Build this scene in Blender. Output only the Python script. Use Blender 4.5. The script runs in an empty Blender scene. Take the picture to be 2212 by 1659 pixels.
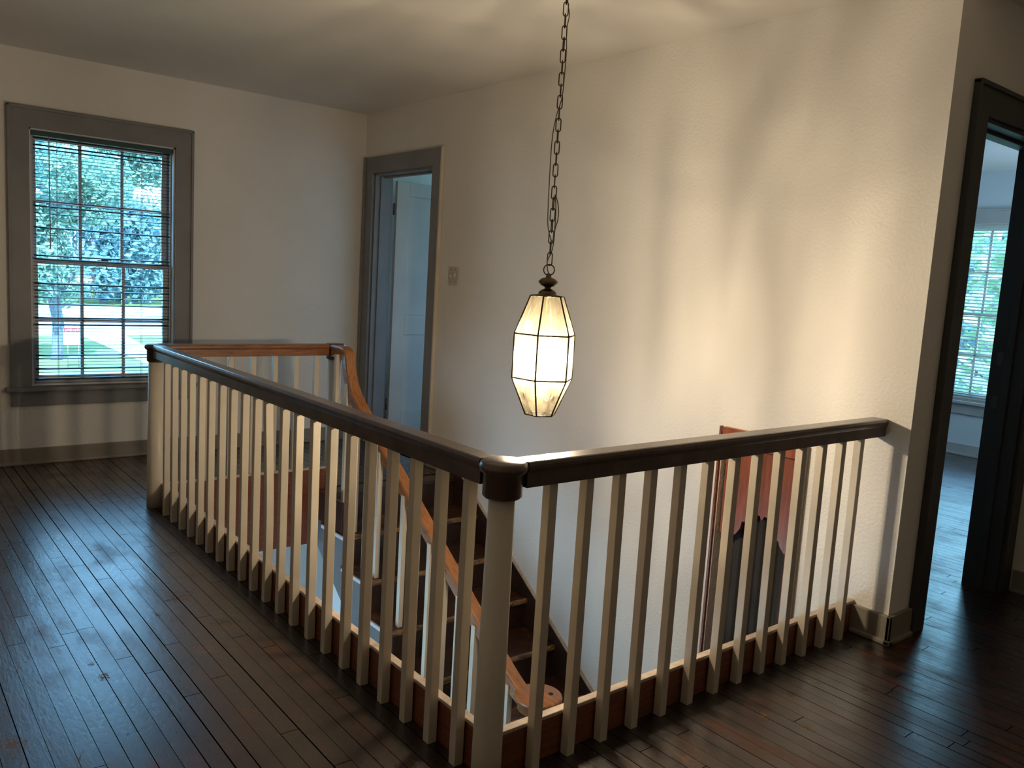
import bpy, bmesh, math, random
from mathutils import Vector, Matrix
random.seed(7)
C = bpy.context.scene.collection
PI = math.pi

# ------------------------------------------------------------------ materials
class NT:
    def __init__(s, name):
        s.m = bpy.data.materials.new(name); s.m.use_nodes = True
        s.t = s.m.node_tree; s.t.nodes.clear()
        s.out = s.n('ShaderNodeOutputMaterial')
    def n(s, typ, **kw):
        o = s.t.nodes.new(typ)
        for k, v in kw.items(): setattr(o, k, v)
        return o
    def l(s, a, b): s.t.links.new(a, b)
    def put(s, sock, v):
        if hasattr(v, 'is_output'): s.l(v, sock)
        else: sock.default_value = v
    def math(s, op, a, b=None, c=None, clamp=False):
        o = s.n('ShaderNodeMath', operation=op, use_clamp=clamp)
        s.put(o.inputs[0], a)
        if b is not None: s.put(o.inputs[1], b)
        if c is not None: s.put(o.inputs[2], c)
        return o.outputs[0]
    def coord(s, scale=(1, 1, 1), kind='Object'):
        tc = s.n('ShaderNodeTexCoord'); mp = s.n('ShaderNodeMapping')
        s.l(tc.outputs[kind], mp.inputs[0]); mp.inputs['Scale'].default_value = scale
        return mp.outputs[0]
    def noise(s, vec, scale, detail=3, rough=.5, dist=0):
        o = s.n('ShaderNodeTexNoise'); s.l(vec, o.inputs['Vector'])
        o.inputs['Scale'].default_value = scale; o.inputs['Detail'].default_value = detail
        o.inputs['Roughness'].default_value = rough; o.inputs['Distortion'].default_value = dist
        return o.outputs['Fac']
    def ramp(s, f, a, b, c0=(0, 0, 0, 1), c1=(1, 1, 1, 1)):
        o = s.n('ShaderNodeValToRGB'); s.l(f, o.inputs[0])
        e = o.color_ramp.elements; e[0].position = a; e[1].position = b
        e[0].color = c0; e[1].color = c1
        return o.outputs[0]
    def mix(s, f, a, b):
        o = s.n('ShaderNodeMix', data_type='RGBA')
        s.put(o.inputs['Factor'], f); s.put(o.inputs[6], a); s.put(o.inputs[7], b)
        return o.outputs[2]
    def pbr(s, col, rough=.5, spec=.5, metal=0., coat=0., ior=1.5, bump=None, bstr=.2, bdist=.002, crough=.1, cior=1.5):
        p = s.n('ShaderNodeBsdfPrincipled')
        s.put(p.inputs['Base Color'], col); s.put(p.inputs['Roughness'], rough)
        p.inputs['Metallic'].default_value = metal; p.inputs['IOR'].default_value = ior
        p.inputs['Specular IOR Level'].default_value = spec
        p.inputs['Coat Weight'].default_value = coat; s.put(p.inputs['Coat Roughness'], crough)
        p.inputs['Coat IOR'].default_value = cior
        if bump is not None:
            b = s.n('ShaderNodeBump'); s.l(bump, b.inputs['Height'])
            b.inputs['Strength'].default_value = bstr; b.inputs['Distance'].default_value = bdist
            s.l(b.outputs[0], p.inputs['Normal'])
            s.l(b.outputs[0], p.inputs['Coat Normal'])
        s.l(p.outputs[0], s.out.inputs[0]); return p

def c4(r, g, b): return (r, g, b, 1)

def m_paint(name, col, rough=.5, var=.06, bscale=180, bstr=.15, bdist=.001, low=2.5, spec=.5):
    t = NT(name); v = t.coord()
    f = t.noise(v, low, 4)
    c0 = c4(*[x * (1 - var) for x in col]); c1 = c4(*[min(1, x * (1 + var)) for x in col])
    t.pbr(t.ramp(f, .3, .7, c0, c1), rough, spec, bump=t.noise(v, bscale, 3), bstr=bstr, bdist=bdist)
    return t.m

def m_wood(name, dark, light, scale=(18, 18, 1.2), rough=.35, coat=.3, axis_noise=6, bstr=.15, wear=None, wear_col=None, wear_at=(.62, .72), crough=.15):
    t = NT(name); v = t.coord(scale)
    g = t.noise(v, 3.0, 6, .6, .6)
    g2 = t.noise(v, 14, 3, .6, .2)
    f = t.math('ADD', t.math('MULTIPLY', g, .75), t.math('MULTIPLY', g2, .25))
    col = t.ramp(f, .33, .68, c4(*dark), c4(*light))
    if wear:
        w = t.noise(t.coord(), wear, 6, .7, .4)
        col = t.mix(t.ramp(w, *wear_at), col, c4(*wear_col))
    t.pbr(col, rough, coat=coat, bump=f, bstr=bstr, bdist=.002, crough=crough)
    return t.m

def m_flat(name, col, rough=.5, metal=0., spec=.5):
    t = NT(name); v = t.coord()
    f = t.noise(v, 9, 2)
    t.pbr(t.ramp(f, .2, .8, c4(*[x * .92 for x in col]), c4(*[min(1, x * 1.06) for x in col])), rough, spec, metal)
    return t.m

def m_floor():
    t = NT('oak floorboards'); tc = t.n('ShaderNodeTexCoord'); sp = t.n('ShaderNodeSeparateXYZ')
    t.l(tc.outputs['Object'], sp.inputs[0]); x, y = sp.outputs[0], sp.outputs[1]
    W = .0555
    xs = t.math('DIVIDE', t.math('ADD', x, 20.), W); row = t.math('FLOOR', xs); fx = t.math('FRACT', xs)
    wn = t.n('ShaderNodeTexWhiteNoise', noise_dimensions='1D'); t.l(row, wn.inputs['W'])
    ys = t.math('ADD', t.math('DIVIDE', y, 1.15), t.math('MULTIPLY', wn.outputs[0], 7.3)); iy = t.math('FLOOR', ys); fy = t.math('FRACT', ys)
    cb = t.n('ShaderNodeCombineXYZ'); t.l(row, cb.inputs[0]); t.l(iy, cb.inputs[1])
    wb = t.n('ShaderNodeTexWhiteNoise', noise_dimensions='3D'); t.l(cb.outputs[0], wb.inputs['Vector'])
    # seams
    wn2 = t.n('ShaderNodeTexWhiteNoise', noise_dimensions='1D'); t.l(t.math('ADD', row, .37), wn2.inputs['W'])
    sw = t.math('MULTIPLY_ADD', t.math('POWER', wn2.outputs[0], 3.), .055, .028)
    ex = t.math('LESS_THAN', fx, sw)
    ey = t.math('LESS_THAN', fy, .0026)
    seam = t.math('MAXIMUM', ex, ey)
    # grain
    cv = t.n('ShaderNodeCombineXYZ')
    t.l(t.math('MULTIPLY_ADD', x, 26., t.math('MULTIPLY', wb.outputs[0], 40.)), cv.inputs[0]); t.l(t.math('MULTIPLY', y, 2.4), cv.inputs[1]); t.l(row, cv.inputs[2])
    g = t.noise(cv.outputs[0], 1.6, 6, .62, .9)
    fine = t.noise(t.coord((1, .5, 1)), 70, 3, .6)
    big = t.noise(t.coord(), 1.7, 4, .6, .3)
    base = t.ramp(g, .3, .75, c4(.0080, .0025, .0016), c4(.030, .0090, .0045))
    tone = t.ramp(wb.outputs[0], 0, 1, c4(.62, .60, .60), c4(1.25, 1.2, 1.15))
    mm = t.n('ShaderNodeMix', data_type='RGBA', blend_type='MULTIPLY'); mm.inputs[0].default_value = 1
    t.l(base, mm.inputs[6]); t.l(tone, mm.inputs[7]); col = mm.outputs[2]
    # older brown wear where the varnish has thinned
    worn = t.math('MULTIPLY', t.ramp(big, .44, .62), t.ramp(t.noise(t.coord((3, 1, 1)), 3.5, 5, .65), .45, .65))
    col = t.mix(t.math('MULTIPLY', worn, .85), col, c4(.085, .028, .011))
    # bare scuffs
    sc = t.noise(t.coord((1.4, .8, 1)), 7.5, 8, .72, 1.2)
    scm = t.math('MULTIPLY', t.ramp(sc, .655, .69), t.ramp(t.noise(t.coord(), 1.3, 2), .44, .6))
    col = t.mix(scm, col, c4(.17, .085, .038))
    # near black border painted round the stairwell; side strip also paints in the curb's shade
    wob = t.math('MULTIPLY', t.math('SUBTRACT', t.noise(t.coord(), 9, 4), .5), .07)
    xb = t.math('ADD', x, wob); yb = t.math('ADD', y, wob)
    b1 = t.math('MULTIPLY', t.math('GREATER_THAN', xb, -.098), t.math('LESS_THAN', x, .05))
    b1 = t.math('MULTIPLY', b1, t.math('MULTIPLY', t.math('GREATER_THAN', yb, -.10), t.math('LESS_THAN', y, 3.1)))
    b2 = t.math('MULTIPLY', t.math('GREATER_THAN', yb, -.115), t.math('MULTIPLY', t.math('LESS_THAN', y, .05), t.math('MULTIPLY', t.math('GREATER_THAN', xb, -.1), t.math('LESS_THAN', x, 1.95))))
    bd = t.math('MAXIMUM', b1, b2)
    col = t.mix(t.math('MULTIPLY', bd, .88), col, c4(.009, .008, .008))
    # a few bare patches worn through to the wood
    fs = t.noise(t.coord((1.6, 1, 1)), 42, 8, .78, 1.6); spots = None
    for (px, py, pr) in ((-.22, 1.36, .13), (-.34, 1.18, .09), (-.69, 1.14, .05), (-.70, 1.26, .04), (1.18, -.17, .07), (1.04, -.32, .06), (.985, -.2, .05), (-.98, .87, .10), (-.39, .69, .08), (.565, -.22, .09), (-.28, 1.70, .16), (-.41, 1.55, .06), (1.45, -.30, .06), (.30, -.40, .10), (-.55, .40, .10)):
        dx = t.math('SUBTRACT', x, px); dy = t.math('MULTIPLY', t.math('SUBTRACT', y, py), .75)
        d = t.math('SQRT', t.math('ADD', t.math('MULTIPLY', dx, dx), t.math('MULTIPLY', dy, dy)))
        g_ = t.math('SUBTRACT', 1., t.math('DIVIDE', d, pr), clamp=True)
        spots = g_ if spots is None else t.math('MAXIMUM', spots, g_)
    spm = t.ramp(t.math('ADD', t.math('MULTIPLY', spots, .26), fs), .70, .76)
    spm = t.math('MULTIPLY', spm, t.math('GREATER_THAN', spots, .02))
    col = t.mix(t.math('MULTIPLY', spm, .8), col, c4(.20, .120, .066))
    scm = t.math('MAXIMUM', scm, spm)
    col = t.mix(seam, col, c4(.002, .0015, .001))
    rough = t.math('ADD', t.math('MULTIPLY', fine, .16), t.math('MULTIPLY_ADD', big, .10, .17))
    rough = t.math('ADD', rough, t.math('MULTIPLY', scm, .35)); rough = t.math('ADD', rough, t.math('MULTIPLY', worn, .10))
    h = t.math('ADD', t.math('MULTIPLY', fine, .35), t.math('ADD', t.math('MULTIPLY', g, .5), t.math('MULTIPLY', seam, -1.6)))
    h = t.math('ADD', h, t.math('MULTIPLY', t.math('MULTIPLY', t.math('SUBTRACT', wb.outputs[0], .5), fx), 1.2))
    p = t.pbr(col, rough, spec=.12, ior=1.45, bump=h, bstr=.55, bdist=.0024, coat=1.0, cior=1.82, crough=rough)
    t.l(t.math('SUBTRACT', 1., t.math('MAXIMUM', seam, t.math('MAXIMUM', t.math('MULTIPLY', scm, .7), t.math('MULTIPLY', worn, .45)))), p.inputs['Coat Weight'])
    t.l(t.math('MULTIPLY_ADD', seam, -.12, .12), p.inputs['Specular IOR Level'])
    return t.m

def m_tread():
    t = NT('worn stair oak'); v = t.coord((2, 14, 14))
    g = t.noise(v, 2.2, 6, .6, .7)
    col = t.ramp(g, .3, .75, c4(.018, .007, .0045), c4(.075, .028, .014))
    w = t.noise(t.coord((1.2, 2.2, 1)), 4.5, 7, .7, 1.0)
    col = t.mix(t.ramp(w, .54, .70), col, c4(.22, .10, .038))
    t.pbr(col, .38, coat=.5, bump=g, bstr=.2, crough=.25)
    return t.m

def m_edge():
    t = NT('rubbed nosing wood'); w = t.noise(t.coord((3, 8, 8)), 5, 6, .7, .8)
    t.pbr(t.ramp(w, .4, .66, c4(.08, .035, .015), c4(.42, .24, .10)), .4, coat=.3, bump=w)
    return t.m

def m_glass():
    t = NT('window pane glass')
    tr = t.n('ShaderNodeBsdfTransparent'); gl = t.n('ShaderNodeBsdfGlossy'); gl.inputs['Roughness'].default_value = .02
    fr = t.n('ShaderNodeFresnel'); fr.inputs[0].default_value = 1.35
    f = t.noise(t.coord(), 5, 4)
    t.l(t.ramp(f, .35, .75, c4(.80, .95, 1.0), c4(.88, .98, 1.0)), tr.inputs[0])
    mx = t.n('ShaderNodeMixShader'); t.l(fr.outputs[0], mx.inputs[0]); t.l(tr.outputs[0], mx.inputs[1]); t.l(gl.outputs[0], mx.inputs[2])
    t.l(mx.outputs[0], t.out.inputs[0]); return t.m

def m_bevel(name, clear, body):
    # bevelled lantern glass: bands of differing clearness added to streak the wall light, part scattering, part clear
    t = NT(name)
    v = t.coord((1, 1, .10), 'Object')
    bands = t.noise(v, 88, 2, .5)
    blot = t.noise(t.coord(), 17, 2)
    f = t.math('MULTIPLY', t.ramp(bands, .42, .57, c4(.03, .03, .03), c4(1, 1, 1)), t.ramp(blot, .3, .65, c4(.75, .75, .75), c4(1, 1, 1)))
    tr = t.n('ShaderNodeBsdfTransparent')
    t.l(t.mix(f, c4(*[x * .16 for x in clear]), c4(*clear)), tr.inputs[0])
    di = t.n('ShaderNodeBsdfTranslucent'); di.inputs[0].default_value = c4(*body)
    gl = t.n('ShaderNodeBsdfGlossy'); gl.inputs['Roughness'].default_value = .06
    m1 = t.n('ShaderNodeMixShader'); m1.inputs[0].default_value = .028; t.l(tr.outputs[0], m1.inputs[1]); t.l(di.outputs[0], m1.inputs[2])
    m2 = t.n('ShaderNodeMixShader'); m2.inputs[0].default_value = .05; t.l(m1.outputs[0], m2.inputs[1]); t.l(gl.outputs[0], m2.inputs[2])
    t.l(m2.outputs[0], t.out.inputs[0]); return t.m

def m_bulb():
    t = NT('lit flame bulb')
    e = t.n('ShaderNodeEmission'); e.inputs[0].default_value = c4(1, .80, .50); e.inputs[1].default_value = 30
    tr = t.n('ShaderNodeBsdfTransparent')
    f = t.noise(t.coord(), 30, 2)
    mx = t.n('ShaderNodeMixShader'); t.l(t.ramp(f, .2, .8, c4(.5, .5, .5), c4(.62, .62, .62)), mx.inputs[0])
    t.l(tr.outputs[0], mx.inputs[1]); t.l(e.outputs[0], mx.inputs[2]); t.l(mx.outputs[0], t.out.inputs[0]); return t.m

def m_leaf(name, a, b):
    t = NT(name); f = t.noise(t.coord(), 1.1, 4, .7)
    col = t.ramp(f, .35, .68, c4(*a), c4(*b))
    d = t.n('ShaderNodeBsdfDiffuse'); s = t.n('ShaderNodeBsdfTranslucent'); t.l(col, d.inputs[0]); t.l(col, s.inputs[0])
    mx = t.n('ShaderNodeMixShader'); mx.inputs[0].default_value = .35; t.l(d.outputs[0], mx.inputs[1]); t.l(s.outputs[0], mx.inputs[2])
    t.l(mx.outputs[0], t.out.inputs[0]); return t.m

def m_blind(name, col, tl):
    t = NT(name); f = t.noise(t.coord((1, 6, 6)), 7, 3)
    cc = t.ramp(f, .3, .7, c4(*[x * .85 for x in col]), c4(*col))
    p = t.n('ShaderNodeBsdfPrincipled'); t.l(cc, p.inputs['Base Color']); p.inputs['Roughness'].default_value = .35
    s = t.n('ShaderNodeBsdfTranslucent'); t.l(cc, s.inputs[0])
    mx = t.n('ShaderNodeMixShader'); mx.inputs[0].default_value = tl; t.l(p.outputs[0], mx.inputs[1]); t.l(s.outputs[0], mx.inputs[2])
    t.l(mx.outputs[0], t.out.inputs[0]); return t.m

WALL = (.80, .77, .725)
M = dict(
    wall=m_paint('cream stippled plaster', WALL, .62, .035, 75, .6, .005, 1.6),
    ceil=m_paint('ceiling plaster', (.74, .71, .665), .7, .05, 60, .2, .002, 1.2),
    blue=m_paint('cool pale room plaster', (.66, .70, .72), .65, .05, 90, .2, .002, 1.5),
    trim=m_paint('dark grey trim paint', (.205, .203, .214), .42, .10, 60, .15, .0012, 5),
    trimd=m_paint('grey trim darkened for shade', (.042, .041, .040), .45, .10, 60, .15, .0012, 5),  # darker copy of the trim paint, shade put into the doorway's colour
    base=m_paint('greige baseboard paint', (.26, .235, .195), .45, .12, 60, .15, .0012, 5),
    doorp=m_paint('grey door paint', (.46, .445, .42), .42, .08, 60, .12, .001, 4),
    cream=m_paint('aged cream gloss paint', (.64, .575, .475), .38, .07, 45, .15, .0012, 7),
    post=m_paint('newel cream paint', (.62, .565, .475), .42, .05, 70, .12, .001, 5),
    cap=m_paint('scuffed cap strip paint', (.50, .41, .34), .5, .25, 120, .2, .001, 26),
    rail=m_wood('dark varnished rail wood', (.045, .029, .025), (.125, .077, .062), (3, 3, 3), .34, .6, crough=.22, wear=11, wear_col=(.12, .065, .04), wear_at=(.60, .80)),
    oak=m_wood('orange oak rail wood', (.20, .072, .022), (.46, .19, .065), (30, 3.5, 9), .38, .35, bstr=.1),
    oakx=m_wood('red brown oak rail wood', (.13, .042, .018), (.36, .145, .058), (3.5, 30, 30), .38, .35, bstr=.1),
    maho=m_wood('red mahogany stain', (.12, .034, .016), (.27, .085, .040), (3, 3, 26), .3, .5, bstr=.1),
    niche=m_wood('orange stained pine', (.16, .038, .014), (.36, .095, .034), (14, 14, 1.8), .36, .4, bstr=.1),
    tread=m_tread(), edge=m_edge(),
    dark=m_wood('black brown stain', (.014, .008, .006), (.055, .024, .016), (14, 3, 14), .35, .5),
    string=m_paint('pale grey stair paint', (.15, .145, .145), .45, .10, 50, .2, .001, 6),
    floor=m_floor(),
    sash=m_paint('off white sash paint', (.62, .62, .66), .45, .06, 60, .15, .001, 6),
    sashw=m_paint('ivory sash paint', (.70, .66, .52), .45, .05, 60, .15, .001, 6),
    glass=m_glass(),
    blind=m_blind('dark green blind slat', (.016, .075, .085), .08),
    blindw=m_blind('white blind slat', (.78, .80, .80), .45),
    cord=m_flat('pale blind cord', (.35, .42, .45), .7),
    brass=m_flat('aged dark brass', (.115, .085, .05), .32, .9),
    came=m_flat('dark lead came', (.06, .048, .035), .4, .7),
    gold=m_flat('bright brass', (.65, .42, .14), .28, .9),
    ivory=m_flat('ivory candle sleeve', (.80, .70, .50), .5),
    wire=m_flat('taupe lamp cord', (.13, .10, .075), .6),
    lglass=m_bevel('bevelled lantern glass', (1.0, .94, .80), (.95, .80, .48)),
    bulb=m_bulb(),
    plate=m_flat('almond switch plate', (.56, .53, .46), .35),
    screw=m_flat('tarnished metal', (.12, .11, .10), .4, .8),
    steel=m_flat('dull nickel', (.45, .44, .42), .35, .9),
    black=m_flat('black wood plug', (.012, .010, .009), .5),
    cloth=m_paint('charcoal cloth', (.035, .032, .032), .9, .25, 300, .3, .001, 8),
    grass=m_leaf('lawn grass', (.17, .23, .10), (.28, .33, .17)),
    pave=m_paint('pale concrete', (.72, .74, .74), .9, .08, 30, .3, .004, 1),
    asph=m_paint('sunlit street paving', (.55, .58, .60), .9, .06, 30, .3, .004, .3),
    bark=m_wood('grey bark', (.07, .08, .10), (.20, .22, .26), (6, 6, 1.2), .9, 0, bstr=1),
    leaf=m_leaf('leafy green', (.12, .24, .22), (.36, .50, .38)),
    leaf2=m_leaf('bluish leaf green', (.10, .23, .27), (.32, .48, .48)),
    leaf3=m_leaf('yellow leaf green', (.20, .32, .16), (.42, .54, .32)),
    red=m_flat('red sign print', (.55, .03, .06), .5),
    white=m_flat('white sign board', (.85, .85, .85), .5),
    car=m_flat('dark car body', (.04, .05, .08), .3),
)

# ------------------------------------------------------------------ mesh helpers
class B:
    def __init__(s): s.b = bmesh.new()
    def box(s, x0, x1, y0, y1, z0, z1, bev=0.):
        r = bmesh.ops.create_cube(s.b, size=1)
        for v in r['verts']:
            v.co = Vector((x0 + (v.co.x + .5) * (x1 - x0), y0 + (v.co.y + .5) * (y1 - y0), z0 + (v.co.z + .5) * (z1 - z0)))
        if bev:
            es = list({e for v in r['verts'] for e in v.link_edges})
            bmesh.ops.bevel(s.b, geom=es, offset=bev, segments=2, affect='EDGES', profile=.6)
        return s
    def lathe(s, prof, c=(0, 0), n=24, ang0=0., cap=True, smooth=True):
        rings = []
        for r, z in prof:
            rings.append([s.b.verts.new((c[0] + r * math.cos(ang0 + 2 * PI * k / n), c[1] + r * math.sin(ang0 + 2 * PI * k / n), z)) for k in range(n)])
        for a, b in zip(rings, rings[1:]):
            for k in range(n):
                f = s.b.faces.new((a[k], a[(k + 1) % n], b[(k + 1) % n], b[k])); f.smooth = smooth
        if cap:
            s.b.faces.new(rings[0][::-1]); s.b.faces.new(rings[-1])
        return s
    def sweep(s, pts, prof, up=Vector((0, 0, 1)), closed=False, smooth=True, cap=True, side=None):
        """prof: list of (a,b): a along side, b along the local up"""
        pts = [Vector(p) for p in pts]; n = len(pts); rings = []
        for i, p in enumerate(pts):
            if closed: t = pts[(i + 1) % n] - pts[i - 1]
            else: t = pts[min(i + 1, n - 1)] - pts[max(i - 1, 0)]
            t.normalize()
            if side is not None:
                sd = Vector(side); u = sd.cross(t).normalized()
            else:
                sd = t.cross(up)
                if sd.length < 1e-4: sd = t.cross(Vector((0, 1, 0)))
                sd.normalize(); u = sd.cross(t).normalized()
            rings.append([s.b.verts.new(p + sd * a + u * b) for a, b in prof])
        m = len(prof)
        rng = range(n) if closed else range(n - 1)
        for i in rng:
            A, Bq = rings[i], rings[(i + 1) % n]
            for k in range(m):
                f = s.b.faces.new((A[k], A[(k + 1) % m], Bq[(k + 1) % m], Bq[k])); f.smooth = smooth
        if cap and not closed:
            s.b.faces.new(rings[0][::-1]); s.b.faces.new(rings[-1])
        return s
    def tube(s, pts, r, n=8, closed=False):
        pts = [Vector(p) for p in pts]; m = len(pts); rings = []; u = None
        for i, p in enumerate(pts):
            t = (pts[(i + 1) % m] - pts[i - 1]) if closed else (pts[min(i + 1, m - 1)] - pts[max(i - 1, 0)])
            t.normalize()
            u = t.orthogonal() if u is None else u - t * u.dot(t)      # carried along without twisting
            u.normalize(); v = t.cross(u)
            rings.append([s.b.verts.new(p + u * (r * math.cos(2 * PI * k / n)) + v * (r * math.sin(2 * PI * k / n))) for k in range(n)])
        for i in (range(m) if closed else range(m - 1)):
            A, Z = rings[i], rings[(i + 1) % m]
            for k in range(n):
                f = s.b.faces.new((A[k], A[(k + 1) % n], Z[(k + 1) % n], Z[k])); f.smooth = True
        if not closed: s.b.faces.new(rings[0][::-1]); s.b.faces.new(rings[-1])
        return s
    def prism(s, poly, axis, a0, a1):
        """poly in the two other axes (cyclic order), extruded along axis"""
        def P(u, v, w):
            return {'x': (w, u, v), 'y': (u, w, v), 'z': (u, v, w)}[axis]
        A = [s.b.verts.new(P(u, v, a0)) for u, v in poly]; Z = [s.b.verts.new(P(u, v, a1)) for u, v in poly]
        s.b.faces.new(A); s.b.faces.new(Z[::-1]); n = len(poly)
        for k in range(n): s.b.faces.new((A[k], Z[k], Z[(k + 1) % n], A[(k + 1) % n]))
        return s
    def quad(s, *p):
        s.b.faces.new([s.b.verts.new(q) for q in p]); return s
    def make(s, name, mat, parent=None, bevel=0., mats=None):
        bmesh.ops.recalc_face_normals(s.b, faces=s.b.faces[:])
        me = bpy.data.meshes.new(name); s.b.to_mesh(me); s.b.free()
        me.materials.append(M[mat])
        for q in mats or (): me.materials.append(M[q])
        o = bpy.data.objects.new(name, me); C.objects.link(o)
        if parent is not None: hang(o, parent)
        if bevel:
            md = o.modifiers.new('bevel', 'BEVEL'); md.width = bevel; md.segments = 2; md.limit_method = 'ANGLE'; md.angle_limit = .7
        return o

def hang(o, parent):
    """parent o, keeping world placement (parents are placed without rotation)"""
    o.parent = parent
    off = Vector(parent.location); p = parent.parent
    while p is not None: off += Vector(p.location); p = p.parent
    o.location = Vector(o.location) - off

def tag(o, label, cat, group=None, kind=None):
    o['label'] = label; o['category'] = cat
    if group: o['group'] = group
    if kind: o['kind'] = kind
    return o
def thing(name, label, cat, loc=(0, 0, 0), group=None, kind=None):
    o = bpy.data.objects.new(name, None); C.objects.link(o); o.location = loc; o.empty_display_size = .1
    return tag(o, label, cat, group, kind)
def struct(name, b, mat, label, cat, **k): return tag(b.make(name, mat, **k), label, cat, kind='structure')

def catmull(P, n=8):
    P = [Vector(p) for p in P]; out = []
    for i in range(len(P) - 1):
        a = P[max(i - 1, 0)]; b = P[i]; c = P[i + 1]; d = P[min(i + 2, len(P) - 1)]
        for k in range(n):
            t = k / n
            out.append(.5 * ((2 * b) + (c - a) * t + (2 * a - 5 * b + 4 * c - d) * t * t + (3 * b - a - 3 * c + d) * t ** 3))
    out.append(P[-1]); return out

# ------------------------------------------------------------------ key dimensions (metres, from the photograph)
XW, YW, H = 1.909, 4.32, 2.555       # right wall face, window wall face, ceiling
YE = -.133                           # end corner of the right wall
LB = 3.037                           # back railing line
TOP, BOT = .895, .826                # rail top and underside
LX, LY, LZ = .69, .664, 1.087        # lantern axis and middle

# ------------------------------------------------------------------ shell
fb = B()
fb.box(-2.3, .034, -3.4, YW, -.32, 0)
fb.box(.034, XW, -3.4, .034, -.32, 0); fb.box(XW, 3.09, -3.4, 0, -.32, 0)
fb.box(.034, XW, LB - .03, YW, -.32, 0)
fb.box(2.049, 6.65, 0, 4.32, -.32, 0)
fb.box(XW, 2.049, 3.3, 4.2, -.32, 0)
struct('floor', fb, 'floor', 'dark oak strip floor with scuffed varnish round the open stairwell', 'floor')
struct('ceiling', B().box(-2.3, 6.8, -3.4, 4.52, H, H + .12), 'ceil', 'smooth plaster ceiling above the stairwell', 'ceiling')

def wall_x(name, x0, x1, y0, y1, z0, z1, holes, mat, label):      # wall slab in a plane x = const
    b = B(); ys = sorted({y0, y1, *[h[0] for h in holes], *[h[1] for h in holes]})
    for a, c in zip(ys, ys[1:]):
        zz = z0
        for h in sorted([h for h in holes if h[0] <= a and h[1] >= c], key=lambda h: h[2]):
            if h[2] > zz: b.box(x0, x1, a, c, zz, h[2])
            zz = h[3]
        if zz < z1: b.box(x0, x1, a, c, zz, z1)
    bmesh.ops.remove_doubles(b.b, verts=b.b.verts[:], dist=1e-5)
    return struct(name, b, mat, label, 'wall')
def wall_y(name, y0, y1, x0, x1, z0, z1, holes, mat, label):
    b = B(); xs = sorted({x0, x1, *[h[0] for h in holes], *[h[1] for h in holes]})
    for a, c in zip(xs, xs[1:]):
        zz = z0
        for h in sorted([h for h in holes if h[0] <= a and h[1] >= c], key=lambda h: h[2]):
            if h[2] > zz: b.box(a, c, y0, y1, zz, h[2])
            zz = h[3]
        if zz < z1: b.box(a, c, y0, y1, zz, z1)
    bmesh.ops.remove_doubles(b.b, verts=b.b.verts[:], dist=1e-5)
    return struct(name, b, mat, label, 'wall')

wall_y('wall_back', YW, YW + .2, -2.3, 2.049, -2.9, H, [(-.4, .47, .5, 2.1)], 'wall', 'cream plaster wall with the tall window in it')
wall_x('wall_right', XW, 2.049, YE, YW, -2.9, H, [(3.325, 4.165, 0, 2.1), (.325, .735, -1.2, .70)], 'wall', 'long cream plaster wall behind the hanging lantern running down the stairwell')
wall_y('wall_return', YE, 0, 2.049, 3.09, 0, H, [(2.19, 2.99, 0, 2.1)], 'wall', 'short cream plaster wall beside the far doorway')
wall_x('wall_hall', 3.09, 3.23, -3.4, 0, 0, H, [], 'wall', 'cream plaster hall wall beyond the doorway at the picture edge')
wall_x('wall_left', -2.45, -2.3, -3.4, YW + .2, 0, H + .12, [], 'wall', 'cream plaster wall on the near side of the hall')
wall_y('wall_rear', -3.55, -3.4, -2.45, 3.23, 0, H + .12, [], 'wall', 'cream plaster wall behind the viewer')
# far room seen through the doorway, and the small room behind the grey door
wall_x('wall_far', 6.65, 6.82, YE, 4.52, -.32, H + .12, [(1.05, 1.91, .5, 2.1)], 'blue', 'pale cool wall of the far room with a blinded window')
wall_y('wall_far_near', YE, 0, 3.23, 6.65, 0, H, [(5.2, 6.2, .6, 2.1)], 'blue', 'pale wall of the far room on the hall side')  # unseen opening added here to brighten the far room
wall_y('wall_between', 2.95, 3.05, 2.049, 6.65, 0, H, [], 'blue', 'pale partition wall between the two far rooms')
wall_y('wall_small_room', YW, YW + .2, 2.049, 6.65, -.32, H, [(2.7, 4.7, .7, 2.2)], 'blue', 'pale outer wall of the small room behind the grey door')  # opening added out of view and widened to light the small room
# lower hall
wall_x('wall_lower_left', -2.45, -2.3, -3.4, YW + .2, -2.9, -.001, [(1.2, 3.6, -2.3, -.5)], 'blue', 'lower hall wall with a broad unseen opening added for daylight')  # unseen opening made broad so daylight fills the lower hall
wall_y('wall_lower_rear', -3.55, -3.4, -2.45, 2.05, -2.9, -.001, [], 'blue', 'lower hall wall far under the viewer')
wall_x('wall_lower_right', XW, 2.049, -3.4, YE, -2.9, -.325, [], 'blue', 'lower hall wall under the doorway')
struct('floor_lower', B().box(-2.45, 2.049, -3.55, YW + .2, -3.0, -2.9), 'tread', 'dark floor of the lower hall', 'floor')
struct('wall_spandrel', B().prism([(2.86, -.36), (2.86, -2.9), (-.0, -2.9), (-.0, -2.14)], 'x', .985, 1.02), 'blue', 'pale plaster panel under the stair string', 'wall')
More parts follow.
